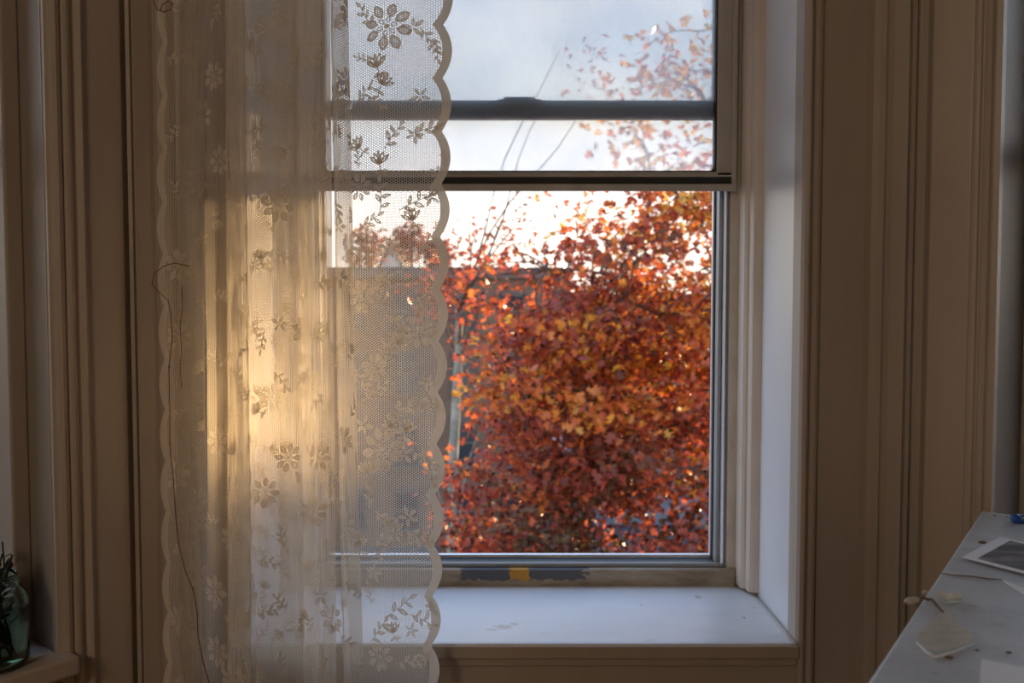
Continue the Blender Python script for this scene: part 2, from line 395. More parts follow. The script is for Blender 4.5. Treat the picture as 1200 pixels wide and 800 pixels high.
# casings: moulded profiles running from floor to head
cas = [(0, -.02), (0, .010), (.004, .016), (.010, .018), (.0155, .015), (.017, .011), (.0185, .015), (.024, .019), (.030, .017), (.033, .010),
       (.037, .004), (.040, .0035), (.117, .0030), (.120, .007), (.124, .012), (.133, .016), (.143, .0175), (.147, .0140), (.150, .0135), (.153, .0155), (.156, .018),
       (.176, .0285), (.1775, .028), (.179, .022), (.182, .0215), (.184, .0255), (.191, .0255), (.193, .019), (.198, .008), (.2055, .003), (.207, -.02)]
tag(mesh('trim_1', *extrude([(JX - .002 + a, b * 1.45) for a, b in cas], 0, HZ + .12, TC), M['cream_dark']), kind='structure')
tag(mesh('trim_2', *extrude([(-JX + .002 - a, b * 1.45) for a, b in cas], 0, HZ + .12, TC), M['cream_dark']), kind='structure')
casR = [(.006, -.01), (.010, .002), (.018, .003), (.024, .009), (.028, .014), (.031, .0155), (.092, .0155), (.0945, .0150), (.097, .021), (.102, .0235), (.107, .022),
        (.1095, .017), (.1125, .017), (.1145, .022), (.119, .0245), (.124, .022), (.1265, .014), (.129, .012), (.138, .011), (.1395, -.01)]
tag(mesh('trim_3', *extrude(casR, 0, HZ + .12, TR), M['cream']), kind='structure')
casL = [(.002, -.01), (.006, .002), (.012, .003), (.017, .008), (.021, .014), (.024, .0155), (.085, .0155), (.088, .0150), (.091, .021), (.096, .0245), (.101, .022),
        (.104, .016), (.110, .015), (.113, .020), (.118, .022), (.123, .021), (.126, .014), (.129, .018), (.136, .021), (.142, .018), (.145, .010), (.150, .008), (.1515, -.01)]
tag(mesh('trim_4', *extrude(casL, 0, HZ + .12, TL), M['cream']), kind='structure')

# ------------------------------------------------------------------ centre window
win = tag(empty('window_1', (0, 0, 0)), kind='structure')
JB = 1.868                      # where the yellowed stop moulding starts
WP = 1.95                       # plane of the raised sash
ZB = P(600, 683, 1.955).z       # sill at its back
# sill board, slightly sloped up to the back, with a nosing
sV = []
sec = [(1.604, ZS - .024), (1.600, ZS - .018), (1.600, ZS - .005), (1.603, ZS - .001), (1.61, ZS), (1.955, ZB), (2.03, ZB), (2.03, ZS - .03), (1.66, ZS - .03)]
for x in (-JX + .003, JX - .003): sV += [Vector((x, y, z)) for y, z in sec]
n = len(sec)
mesh('window_sill', sV, [(i, (i + 1) % n, n + (i + 1) % n, n + i) for i in range(n)] + [tuple(range(n))[::-1], tuple(range(n, 2 * n))], M['sill'], win)
mesh('sill_edge', *(lambda m: (m.v, m.f))(MB().box(-JX - .001, JX + .001, 1.598, 1.606, ZS - .028, ZS - .0045)), M['cream_dark'], win, bevel=.002)
# apron under the sill
ap = MB(); ap.box(-JX, JX, 1.612, 1.63, ZS - .17, ZS - .026); ap.box(-JX, JX, 1.606, 1.613, ZS - .045, ZS - .0275); ap.build('apron', M['cream_dark'], win, bevel=.003)
for s in (-1, 1):
    # jamb board, stop moulding, narrow white strip
    mb = MB(); mb.box(min(s * JX, s * (JX + .017)), max(s * JX, s * (JX + .017)), 1.618, WY + THK, ZS - .03, HZ); mb.build('jamb', M['white'], win)
    st = [(0, 1.866), (-.012, 1.868), (-.018, 1.872), (-.021, 1.880), (-.021, 1.892), (-.025, 1.894), (-.030, 1.900), (-.031, 1.915), (-.031, 1.945), (0, 1.945)]
    mesh('stop_moulding', *extrude([(s * (JX + a), b) for a, b in st], ZS + .005, HZ, lambda v: v), M['stop'], win)
    mesh('blind_stop', *(lambda m: (m.v, m.f))(MB().box(min(s * .456, s * (JX + .01)), max(s * .456, s * (JX + .01)), 1.945, 2.03, ZB - .01, HZ)), M['dirty_white'], win)
MB().box(-JX - .017, JX + .017, 1.62, WY + THK, HZ - .015, HZ).build('head', M['white'], win)
# weathered rail at the foot of the window
ZR0 = ZB - .004; ZR1 = P(600, 664, 1.952).z
M['rail'] = rail_mat()
MB().box(-.474, .474, 1.934, 2.02, ZR0 - .01, ZR1).build('sill_rail', M['rail'], win, bevel=.004)
MB().box(-.458, .458, 1.950, 1.990, ZR1 - .006, P(600, 656.5, 1.99).z).build('sill_track', M['alu_dark'], win, bevel=.002)
MB().box(-.456, .456, 1.950, 1.954, ZR1 - .004, P(600, 659.5, 1.952).z).build('track_fin', M['alu_mid'], win)
MB().box(-.455, .455, 1.989, 2.026, ZR1 - .006, P(600, 652.0, 2.02).z).build('track_gasket', M['black'], win)
# side tracks below the raised sash: nested aluminium fins with dark channels between
zsr = P(600, 223, WP).z; zsr1 = P(600, 202, WP).z
for s in (-1, 1):
    def bx(nm, a, b, y0, y1, mat, z0=ZR1, z1=HZ):
        MB().box(min(s * a, s * b), max(s * a, s * b), y0, y1, z0, z1).build(nm, mat, win)
    bx('track_back', .436, .474, 2.005, 2.03, M['black'])
    bx('track_fin', .4385, .4455, 1.975, 2.006, M['alu_mid'])
    bx('track_fin', .4475, .4495, 1.950, 2.006, M['alu_bright'])
    bx('track_fin', .4515, .4575, 1.955, 2.006, M['alu_mid'])
# thin bright frame of the outer storm pane (lower)
xg = P(835, 500, 2.02).x; zg = P(600, 651, 2.02).z; zgt = P(600, 133, 2.02).z
mb = MB(); mb.box(-xg, xg, 2.012, 2.026, zg - .003, zg + .0045)
mb.box(-xg, -xg + .005, 2.012, 2.026, zg, zgt); mb.box(xg - .005, xg, 2.012, 2.026, zg, zgt)
mb.build('screen_frame', M['alu_bright'], win)
mb = MB()
mb.box(-xg - .008, -xg, 2.010, 2.03, zg - .01, zgt); mb.box(xg, xg + .008, 2.010, 2.03, zg - .01, zgt); mb.box(-xg - .008, xg + .008, 2.010, 2.03, zg - .012, zg - .003)
mb.build('screen_gasket', M['black'], win)
def sash(nm, y0, y1, xo, xi, z0, z1, zr, mat, gmat, zt):
    """stiles, bottom rail z0..zr, top rail, glass"""
    o = MB().box(-xo, xo, y0, y1, z0, zr).build(nm + '_bottom_rail', mat, win, bevel=.003)
    MB().box(-xo, xo, y0, y1, zt - .03, zt).build(nm + '_top_rail', mat, win, bevel=.003)
    for s in (-1, 1):
        MB().box(min(s * xi, s * xo), max(s * xi, s * xo), y0, y1, z0, zt).build(nm + '_stile', mat, win, bevel=.003)
    ym = (y0 + y1) / 2
    MB().box(-xi - .004, xi + .004, ym - .002, ym + .002, zr - .004, zt - .02).build(nm + '_glass', gmat, win)
    return o
xi1 = P(838, 150, WP).x; xo1 = P(861, 150, 1.94).x
br = sash('raised_sash', 1.935, 1.965, xo1, xi1, zsr, 0, zsr1, M['alu'], M['glass_hazy'], HZ - .02)
# inner dark glazing bead and corner fillets of the raised sash, grooves on the bottom rail
mb = MB()
for s in (-1, 1): mb.box(min(s * (xi1 - .003), s * (xi1 + .001)), max(s * (xi1 - .003), s * (xi1 + .001)), 1.936, 1.96, zsr1, HZ - .03)
mb.box(-xi1, xi1, 1.936, 1.96, zsr1 - .001, zsr1 + .002)
for s in (-1, 1):
    c = Vector((s * (xi1 - .003), 1.945, zsr1 + .002)); r = .012
    pts = [c] + [c + Vector((-s * r * (1 - math.sin(a)), 0, r * (1 - math.cos(a)))) for a in [R(q) for q in range(0, 91, 15)]]
    k = len(pts); mb.add(pts + [p + Vector((0, .012, 0)) for p in pts], [tuple(range(k)), tuple(range(2 * k - 1, k - 1, -1))] + [(i, (i + 1) % k, k + (i + 1) % k, k + i) for i in range(k)])
mb.build('glazing_bead', M['black'], win)
zz = lambda y: P(600, y, 1.934).z
MB().box(-xo1 + .004, xo1 - .006, 1.930, 1.936, zz(207.5), zz(205)).build('rail_lip', M['alu'], win, bevel=.001)
MB().box(-xo1 + .004, xo1 - .006, 1.932, 1.936, zz(215), zz(208)).build('rail_groove', M['black'], win)
MB().box(-xo1 + .002, xo1 + .002, 1.926, 1.936, zz(224), zz(216)).build('rail_lip', M['alu'], win, bevel=.0015)
# raised sash outer edge strip (stile return)
for s in (-1, 1):
    MB().box(min(s * (xo1 - .008), s * (xo1 + .003)), max(s * (xo1 - .008), s * (xo1 + .003)), 1.928, 1.94, zsr - .002, HZ - .02).build('stile_lip', M['alu'], win, bevel=.002)
# outer sash with its meeting rail and catch
z20 = P(600, 140, 1.99).z; z21 = P(600, 119, 1.99).z; xi2 = P(835, 100, 1.99).x
sash('outer_sash', 1.975, 2.004, .452, xi2, z20, 0, z21, M['alu_blue'], M['glass_hazy2'], HZ - .02)
a = P(590, 119, 1.985); b = P(627, 117, 1.985)
mb = MB(); mb.box(a.x, b.x, 1.974, 1.996, z21 - .001, z21 + .007); mb.box(a.x - .012, b.x + .014, 1.974, 1.99, z21 - .001, z21 + .002)
mb.build('sash_catch', M['alu_mid'], win, bevel=.002)
MB().box(-xi2, xi2, 1.968, 1.976, z20 - .002, z20 + .012).build('rail_lip', M['alu_mid'], win, bevel=.001)

# ------------------------------------------------------------------ side windows of the bay
def side_window(nm, T, o0, o1, sill_z, j0, horn, nose, matj, st):
    wn = tag(empty(nm), kind='structure')
    MB().box(o0 - .012, o0, -THK, -.002, sill_z - .03, HZ, T).build('jamb', matj, wn)
    MB().box(o1, o1 + .012, -THK, -.002, sill_z - .03, HZ, T).build('jamb', matj, wn)
    MB().box(o0, o0 + st, -THK, -j0, sill_z, HZ, T).build('stop_moulding', M['cream_dark'], wn, bevel=.004)
    MB().box(o1 - st, o1, -THK, -j0, sill_z, HZ, T).build('stop_moulding', M['cream_dark'], wn, bevel=.004)
    MB().box(o0, o1, -THK, 0, sill_z - .03, sill_z, T).build('window_sill', M['sillwhite'], wn, bevel=.003)
    if nose: MB().box(o0 - horn, o1 + horn, .004, nose, sill_z - .032, sill_z + .0005, T).build('sill_nosing', M['cream'], wn, bevel=.005)
    a, b = o0 + st, o1 - st; y0, y1 = -THK + .05, -THK + .09
    zm = 1.46
    for (x0, x1, z0, z1) in ((a, a + .045, sill_z, HZ), (b - .045, b, sill_z, HZ)):
        MB().box(x0, x1, y0, y1, z0, z1, T).build('sash_stile', M['alu'], wn)
    for (z0, z1) in ((sill_z, sill_z + .06), (zm, zm + .045), (HZ - .05, HZ)):
        MB().box(a + .045, b - .045, y0, y1, z0, z1, T).build('sash_rail', M['alu'], wn)
    MB().box(a + .04, b - .04, (y0 + y1) / 2 - .002, (y0 + y1) / 2 + .002, sill_z + .055, zm + .01, T).build('glass', M['glass_clear'], wn)
    MB().box(a + .04, b - .04, (y0 + y1) / 2 - .002, (y0 + y1) / 2 + .002, zm + .03, HZ - .04, T).build('glass', M['glass_clear'], wn)
    return wn
ZL = P(75, 768, TL(Vector((.132, .05, 0))).y).z
side_window('window_2', TL, .152, .95, ZL, .085, .020, .052, M['jamb_cream'], .030)
side_window('window_3', TR, .139, .95, ZS, .26, 0, 0, M['white'], .02)

# ------------------------------------------------------------------ lace curtain
CT, CB = 2.30, .12
KEYS = [(193, 196, 1.512), (205, 208, 1.495), (222, 224, 1.512), (239, 242, 1.535), (241, 245, 1.545), (222, 226, 1.552), (206, 208, 1.562), (210, 212, 1.568), (238, 241, 1.545), (263, 267, 1.512), (283, 293, 1.490), (288, 297, 1.488), (276, 282, 1.520), (262, 266, 1.545), (266, 270, 1.556), (284, 292, 1.540),
        (288, 297, 1.520), (290, 300, 1.496), (310, 318, 1.510), (334, 340, 1.530), (352, 357, 1.546), (350, 355, 1.556), (326, 332, 1.560), (282, 290, 1.566), (287, 295, 1.572), (340, 346, 1.556), (356, 362, 1.535), (362, 369, 1.512), (374, 381, 1.520), (386, 393, 1.534), (388, 396, 1.545), (364, 372, 1.552), (344, 350, 1.558), (350, 356, 1.563),
        (386, 398, 1.525), (390, 405, 1.494), (398, 415, 1.506), (406, 425, 1.528), (407, 428, 1.537), (398, 417, 1.545), (384, 400, 1.553), (390, 406, 1.555), (430, 438, 1.524), (445, 450, 1.512), (470, 468, 1.516), (500, 490, 1.512), (519, 503, 1.514)]
pt0 = [P(a, 0, y) for a, b, y in KEYS]; pt1 = [P(b, 800, y) for a, b, y in KEYS]
za, zb = pt0[0].z, pt1[0].z
def chaikin(p, it=3):
    for _ in range(it):
        q = [p[0]]
        for i in range(len(p) - 1): q += [p[i] * .75 + p[i + 1] * .25, p[i] * .25 + p[i + 1] * .75]
        p = q + [p[-1]]
    return p
A0 = np.array([(v.x, v.y) for v in chaikin([Vector((q.x, q.y, 0)) for q in pt0])])
A1 = np.array([(v.x, v.y) for v in chaikin([Vector((q.x, q.y, 0)) for q in pt1])])
mid = (A0 + A1) / 2; S = np.concatenate([[0], np.cumsum(np.hypot(*np.diff(mid, axis=0).T))]); UL = S[-1]
SC = .0875; AMP = .017
SCZ = P(515, 277, 1.51).z       # height of one cusp
def edge(z): return AMP * abs(math.sin(math.pi * (z - SCZ) / SC)) ** .75 + .0006
def cloth(u, z, off=0.0):
    k = (za - z) / (za - zb); k = max(-.7, min(1.5, k))
    uu = min(max(u, 0), UL)
    x = np.interp(uu, S, A0[:, 0]) * (1 - k) + np.interp(uu, S, A1[:, 0]) * k
    y = np.interp(uu, S, A0[:, 1]) * (1 - k) + np.interp(uu, S, A1[:, 1]) * k
    x += u - uu
    y += .0022 * math.sin(u * 55 + 2.1 * math.sin(z * 2.3)) + .0035 * math.sin(z * 3.1 + u * 9) + .0012 * math.sin(z * 13 + u * 31)
    x += .0015 * math.sin(z * 4.0 + u * 12)
    return (x, y - off, z)
cur = tag(empty('lace_curtain', (P(360, 400, 1.51).x, 1.51, CB)), 'cream floral lace curtain with scalloped edge gathered over left half of window', 'curtain')
CO = Vector(cur.location)
def cl(u, z, off=0): return Vector(cloth(u, z, off)) - CO
us = list(np.arange(.006, UL - .004, .0042)); nr = int((CT - CB) / (SC / 12)); V = []; UV = []; Fc = []
# heading of the curtain slides on the rod: rows run from hem to heading
NC = None
for r in range(nr + 1):
    z = CB + (CT - CB) * r / nr; e = edge(z); e2 = edge(z + .03) * .6
    row = [0 - e2, -e2 * .5, .002] + us + [UL - .002, UL, UL + e * .35, UL + e * .7, UL + e]
    NC = len(row)
    for u in row: V.append(cl(u, z)); UV.append((u, z))
for r in range(nr):
    for c in range(NC - 1): Fc.append((r * NC + c, r * NC + c + 1, (r + 1) * NC + c + 1, (r + 1) * NC + c))
net = mesh('lace_net', V, Fc, M['net'], cur, smooth=True)
def set_uv(o, UV):
    me = o.data; uv = me.uv_layers.new(name='UVMap'); li = np.zeros(len(me.loops), dtype=np.int32); me.loops.foreach_get('vertex_index', li)
    uv.data.foreach_set('uv', np.array(UV, dtype=np.float32)[li].ravel())
set_uv(net, UV)
# scalloped border bands (both vertical edges)
def border(sign):
    V = []; Fc = []; n = int((CT - CB) / (SC / 16))
    for i in range(n + 1):
        z = CB + (CT - CB) * i / n
        if sign > 0:
            e = edge(z); V += [cl(UL + e - .0155 + .004 * (AMP - e) / AMP * 0, z, .0009), cl(UL + e - .007, z, .0012), cl(UL + e + .0005, z, .0006)]
        else:
            e = edge(z + .03); e *= .6; V += [cl(-e - .0005, z, .0006), cl(-e + .006, z, .0012), cl(-e + .012, z, .0009)]
    for i in range(n):
        for c in (0, 1): Fc.append((i * 3 + c, i * 3 + c + 1, i * 3 + c + 4, i * 3 + c + 3))
    return mesh('scalloped_border', V, Fc, M['lace_border'], cur, smooth=True)
border(1); border(-1)
# hand-drawn motifs: petals are an outline of dense weave around an open filling
def petal(L, W, ang, o, pointy=.5, n=9):
    """outline of a petal from o along ang"""
    a = []; c, s_ = math.cos(ang), math.sin(ang)
    half = [(t, W * math.sin(math.pi * t ** (1 + pointy * .0)) ** .8 * (1 - pointy * .35 * t)) for t in [i / (n - 1) for i in range(n)]]
    loop = [(L * t, wv / 2) for t, wv in half] + [(L * t, -wv / 2) for t, wv in half[-2:0:-1]]
    return [(o[0] + x * c - y * s_, o[1] + x * s_ + y * c) for x, y in loop]
class Motif:
    def __init__(s): s.v = []; s.f = []; s.mi = []
    def ring(s, loop, th=.32, fill=True):
        n = len(loop); cx = sum(p[0] for p in loop) / n; cy_ = sum(p[1] for p in loop) / n
        inn = [(p[0] + (cx - p[0]) * th, p[1] + (cy_ - p[1]) * th) for p in loop]
        b = len(s.v); s.v += loop + inn
        for i in range(n): s.f.append((b + i, b + (i + 1) % n, b + n + (i + 1) % n, b + n + i)); s.mi.append(0)
        if fill: s.f.append(tuple(b + n + i for i in range(n))); s.mi.append(1)
    def solid(s, loop):
        b = len(s.v); s.v += loop; s.f.append(tuple(range(b, b + len(loop)))); s.mi.append(0)
    def line(s, p, wd):
        b = len(s.v)
        for i, q in enumerate(p):
            d = (p[min(i + 1, len(p) - 1)][0] - p[max(i - 1, 0)][0], p[min(i + 1, len(p) - 1)][1] - p[max(i - 1, 0)][1])
            l = math.hypot(*d) or 1; nx, ny = -d[1] / l * wd / 2, d[0] / l * wd / 2
            s.v += [(q[0] + nx, q[1] + ny), (q[0] - nx, q[1] - ny)]
        for i in range(len(p) - 1): s.f.append((b + 2 * i, b + 2 * i + 1, b + 2 * i + 3, b + 2 * i + 2)); s.mi.append(0)
def rose(r, rr):
    m = Motif(); n = 8
    for i in range(n):
        a = 2 * math.pi * i / n + .2 + rr.uniform(-.1, .1); L = r * rr.uniform(.60, .74)
        m.ring(petal(L, L * .62, a, (math.cos(a) * r * .38, math.sin(a) * r * .38), 0), .36)
    for i in range(6):
        a = 2 * math.pi * i / 6; m.ring(petal(r * .3, r * .2, a, (math.cos(a) * r * .14, math.sin(a) * r * .14), 0, 6), .4, False)
    m.solid([(math.cos(a) * r * .11, math.sin(a) * r * .11) for a in [i * math.pi / 4 for i in range(8)]])
    return m
def spray(r, rr, n=5):
    m = Motif(); cur_ = rr.uniform(-.5, .5)
    st = [(r * (t * 1.7 - .85), cur_ * r * t * t * .8) for t in [i / 6 for i in range(7)]]
    m.line(st, .0016)
    for i in range(n):
        b = st[1 + i % 6]; sg = 1 if i % 2 else -1
        L = r * rr.uniform(.48, .7); a = sg * rr.uniform(.6, 1.1)
        m.ring(petal(L, L * .46, a, b, .6), .45)
    m.ring(petal(r * .55, r * .26, .1, st[-1], .6), .45)
    return m
def bud(r, rr):
    m = Motif()
    for i in range(5):
        a = math.pi / 2 + (i - 2) * .42; m.ring(petal(r * 1.05, r * .36, a, (0, -r * .3), .3), .5, i % 2 == 0)
    m.line([(0, -r * .3), (r * .1, -r * .8), (r * .35, -r * 1.2)], .0018)
    m.ring(petal(r * .6, r * .28, -.2, (r * .1, -r * .75), .6), .45); m.ring(petal(r * .55, r * .28, math.pi + .4, (r * .08, -r * .7), .6), .45)
    return m
def clusterm(r, rr):
    m = Motif()
    for i in range(5):
        a = i * 1.256 + rr.uniform(-.2, .2); L = r * rr.uniform(.7, 1.0); m.ring(petal(L, L * .42, a, (math.cos(a) * r * .1, math.sin(a) * r * .1), .5), .42)
    return m
KIND = {'r': ('lace_flower', rose), 's': ('lace_spray', spray), 'b': ('lace_bud', bud), 'c': ('lace_leaf_cluster', clusterm)}
def place(kind, u, z, r, rot, seed):
    nm, fn = KIND[kind]; m = fn(r, random.Random(seed)); c, s_ = math.cos(rot), math.sin(rot)
    V = []; UV = []
    for x, y in m.v:
        uu, zz_ = u + x * c - y * s_, z + x * s_ + y * c
        uu = min(uu, UL + edge(zz_) - .004) if u > UL - .2 else uu
        V.append(cl(uu, zz_, .0016)); UV.append((uu, zz_))
    o = mesh(nm, V, m.f, None, cur, mats=[M['lace'], M['lace_fill']], mi=m.mi, smooth=True); set_uv(o, UV)
def u_at(px, py):
    """cloth coordinate of the flat right-hand panel seen at px,py"""
    z = P(px, py, 1.515).z; x = P(px, py, 1.515).x; best = min(np.linspace(UL - .19, UL + .015, 160), key=lambda u: abs(cloth(u, z)[0] - x)); return best, z
flat = [('r', 454, 32, .030, .3), ('s', 427, 20, .020, 2.3), ('c', 484, 33, .015, .4), ('s', 502, 44, .018, -.9), ('s', 513, 58, .015, -1.3), ('b', 441, 74, .019, .2), ('s', 425, 66, .013, 2.6),
        ('b', 449, 96, .017, -.6), ('s', 422, 108, .018, .9), ('s', 438, 116, .017, -.6), ('c', 493, 113, .014, .9), ('s', 497, 152, .022, .3), ('c', 486, 158, .013, 1.2), ('s', 459, 160, .021, 1.1), ('b', 444, 188, .018, .1),
        ('b', 416, 168, .017, .7), ('s', 416, 186, .013, 1.7), ('s', 522, 184, .012, -1.2), ('c', 512, 202, .011, .2), ('r', 419, 218, .018, .1), ('s', 448, 232, .022, 1.4), ('s', 483, 236, .024, .6), ('c', 505, 231, .015, .5), ('b', 482, 254, .017, .3),
        ('s', 430, 262, .021, .4), ('c', 455, 290, .016, .3), ('s', 498, 290, .014, 1.0), ('r', 421, 347, .022, .2), ('s', 445, 345, .020, 2.0), ('c', 452, 325, .013, .4), ('s', 492, 362, .020, 1.0), ('r', 489, 388, .024, .5), ('s', 466, 376, .020, -.5), ('b', 467, 400, .016, -.8),
        ('s', 452, 412, .020, 1.3), ('r', 438, 432, .018, .2), ('s', 423, 446, .022, -.8), ('s', 440, 460, .018, .6), ('c', 500, 447, .015, .9), ('s', 471, 478, .028, .5), ('s', 506, 474, .017, .2), ('b', 476, 502, .018, -.3), ('b', 458, 498, .016, .4), ('c', 425, 500, .016, .1),
        ('r', 447, 527, .031, .1), ('c', 472, 532, .016, .5), ('s', 493, 537, .020, -.7), ('s', 506, 552, .018, -1.2), ('b', 428, 552, .019, .2), ('s', 431, 582, .020, 1.6), ('s', 450, 607, .020, -.6), ('c', 478, 606, .016, .8), ('r', 461, 622, .017, .3), ('s', 488, 630, .024, -.3),
        ('s', 446, 648, .020, 1.2), ('c', 437, 672, .014, .2), ('s', 466, 716, .026, .4), ('s', 493, 722, .022, -.2), ('c', 505, 712, .012, .3), ('b', 460, 738, .016, .2), ('c', 482, 738, .012, .1), ('s', 442, 742, .022, .9), ('r', 445, 770, .020, .4), ('s', 478, 775, .024, .2), ('c', 500, 768, .014, .7), ('s', 432, 700, .016, 1.8), ('b', 420, 640, .016, .1)]
for i, (k_, px, py, r, rot) in enumerate(flat):
    u, z = u_at(px, py); place(k_, u, z, r * 1.28, rot, i)
# the gathered part: drops of flowers and sprays along the folds
i = 0
for u0 in np.arange(.03, UL - .16, .042):
    z = .42 + rng.uniform(0, .1)
    while z < 1.82:
        k_ = rng.choice('rssbcs'); r = {'r': .026, 's': .022, 'b': .018, 'c': .017}[k_] * rng.uniform(.9, 1.1)
        place(k_, u0 + rng.uniform(-.008, .008), z, r, rng.uniform(0, 6.28), 500 + i); i += 1
        z += rng.uniform(.085, .15)
# loose thread hanging in front of the left folds
tp = [P(x, y, 1.488) - CO for x, y in ((222, 312), (205, 308), (192, 312), (181, 320), (178, 333), (186, 342), (197, 352), (200, 366), (202, 395), (198, 430), (199, 480), (199, 520), (203, 560), (206, 605), (210, 640), (217, 668), (226, 690), (231, 716), (232, 745), (238, 775), (245, 800), (247, 840))]
mb = MB(); mb.tube(tp, .0008, 6)
for q in (9, 11, 13, 16): mb.tube([tp[q] + Vector((0, 0, .003)), tp[q] + Vector((.0004, 0, 0)), tp[q] + Vector((0, 0, -.003))], [.0006, .0016, .0006], 6)
mb.build('loose_thread', M['thread'], cur, smooth=True)
tp = [P(x, y, 1.488) - CO for x, y in ((181, -6), (180, 3), (184, 11), (192, 14), (200, 11), (203, 4), (197, 1), (190, 6), (188, 12))]
MB().tube(tp, .0009, 6).build('loose_thread', M['thread'], cur, smooth=True)
tp = [P(x, y, 1.488) - CO for x, y in ((213, 335), (214, 360), (211, 380), (213, 410), (211, 430), (213, 455))]
MB().tube(tp, .0006, 6).build('loose_thread', M['thread'], cur, smooth=True)
rod = tag(empty('curtain_rod', (0, 1.52, CT + .009)), 'brass curtain rod over the window carrying the lace curtain', 'curtain rod')
MB().tube([(-.68, 0, .0), (.68, 0, .0)], .008, 12).build('rod', M['brass'], rod, smooth=True)
for s in (-1, 1):
    MB().lathe([(.0, .0), (.012, .004), (.016, .014), (.012, .024), (0, .028)], (s * .69, 0, -.014), 16).build('finial', M['brass'], rod, smooth=True)
    MB().box(s * .6 - .006, s * .6 + .006, -.004, .106, -.02, -.007).build('bracket', M['brass'], rod)

# ------------------------------------------------------------------ marble-topped dresser
ZT = P(1150, 598, 1.42).z; C0 = P(1150, 598, 1.42)
def onT(px, py, dz=0):
    Yn = 1.0
    for _ in range(40):
        q = P(px, py, Yn); Yn += ((CZ - ZT - dz) - (CZ - q.z)) * .9 * (Yn / max(CZ - q.z, .05))
        Yn = max(.3, min(3, Yn))
    return P(px, py, Yn)
q = onT(1015, 800); dl = (q - C0); dl.z = 0; Ld = .98; dl.normalize(); dp = Vector((-dl.y, dl.x, 0))
if dp.x < 0: dp = -dp
angd = math.atan2(dp.y, dp.x)
dr = tag(empty('marble_top_dresser', (C0.x, C0.y, 0), angd), 'dark wooden dresser with grey marble top standing at right of window', 'dresser')
# local x along dp (depth from the left edge), local y along -dl
sg = 1 if (Matrix.Rotation(-angd, 3, 'Z') @ dl).y > 0 else -1
DW = .42
y0_, y1_ = sorted((0, sg * Ld))
MB().box(0, DW, y0_, y1_, ZT - .022, ZT).build('marble_top', M['marble'], dr, bevel=.004)
MB().box(.02, DW - .02, y0_ + .02, y1_ - .02, .10, ZT - .022).build('carcass', M['wood_dark'], dr, bevel=.004)
for x in (.02, DW - .07):
    for y in (y0_ + .02, y1_ - .07): MB().box(x, x + .05, y, y + .05, -.012, .10).build('leg', M['wood_dark'], dr, bevel=.004)
for k in range(3):
    z0 = .13 + k * .235
    d = MB().box(.004, .02, y0_ + .05, y1_ - .05, z0, z0 + .215).build('drawer', M['wood_dark'], dr, bevel=.004)
    for yk in (.27, .73):
        yy = y0_ + (y1_ - y0_) * yk
        MB().tube([(.004, yy, z0 + .11), (-.010, yy, z0 + .11), (-.018, yy, z0 + .11), (-.022, yy, z0 + .11)], [.005, .005, .013, .008], 10).build('knob', M['brass'], d, smooth=True)

def quad_sheet(nm, pts, th, mat, bend=0, nseg=8, parent=None, org=None):
    """sheet of paper between four table points, softly lifted"""
    a, b, c, d = [Vector(p) for p in pts]; V = []; n = nseg; Fc = []
    for k in (0, 1):
        for i in range(n + 1):
            for j in range(n + 1):
                s_, t = i / n, j / n
                p = a * (1 - s_) * (1 - t) + b * s_ * (1 - t) + c * s_ * t + d * (1 - s_) * t
                p.z += bend * (s_ - .5) ** 2 * 4 * t * t + (th if k else 0); V.append(p - (org or Vector()))
    m = (n + 1) ** 2
    for i in range(n):
        for j in range(n):
            q = i * (n + 1) + j; Fc.append((q, q + n + 1, q + n + 2, q + 1)); Fc.append((m + q, m + q + 1, m + q + n + 2, m + q + n + 1))
    rim = [j for j in range(n + 1)] + [i * (n + 1) + n for i in range(1, n + 1)] + [n * (n + 1) + j for j in range(n - 1, -1, -1)] + [i * (n + 1) for i in range(n - 1, 0, -1)]
    for i in range(len(rim)): u_, v_ = rim[i], rim[(i + 1) % len(rim)]; Fc.append((u_, v_, m + v_, m + u_))
    return mesh(nm, V, Fc, mat, parent)
# photograph print with white border, lying on a yellowed card
def para(p, ex, ey): return [p, p + ex, p + ex + ey, p + ey]
pc = onT(1127, 656); e1 = onT(1200, 617) - pc; e2 = onT(1200, 675) - pc
e1.z = e2.z = 0; e1n = e1.normalized(); e2n = (e2 - e1n * e2.dot(e1n)).normalized()
if e2n.dot(e2) < 0: e2n = -e2n
e2n = e2.normalized()
card = tag(empty('yellowed_card', pc), 'yellowed card peeking out under the photo print on marble top', 'card')
p0 = onT(1157, 661) ; quad_sheet('card', para(Vector((p0.x, p0.y, ZT + .0004)), e2n * .14, e1n * .12), .0012, M['paper_old'], parent=card, org=Vector(pc))
ph = tag(empty('photo_print', pc), 'grey photograph print with white border lying on the marble top', 'photograph')
b0 = Vector((pc.x, pc.y, ZT + .0030)); quad_sheet('white_border', para(b0, e2n * .17, e1n * .145), .0009, M['paper'], .0, parent=ph, org=Vector(pc))
quad_sheet('picture', para(b0 + Vector((0, 0, .0010)) + e2n * .017 + e1n * .011, e2n * .136, e1n * .123), .0004, M['print'], .0, parent=ph, org=Vector(pc))
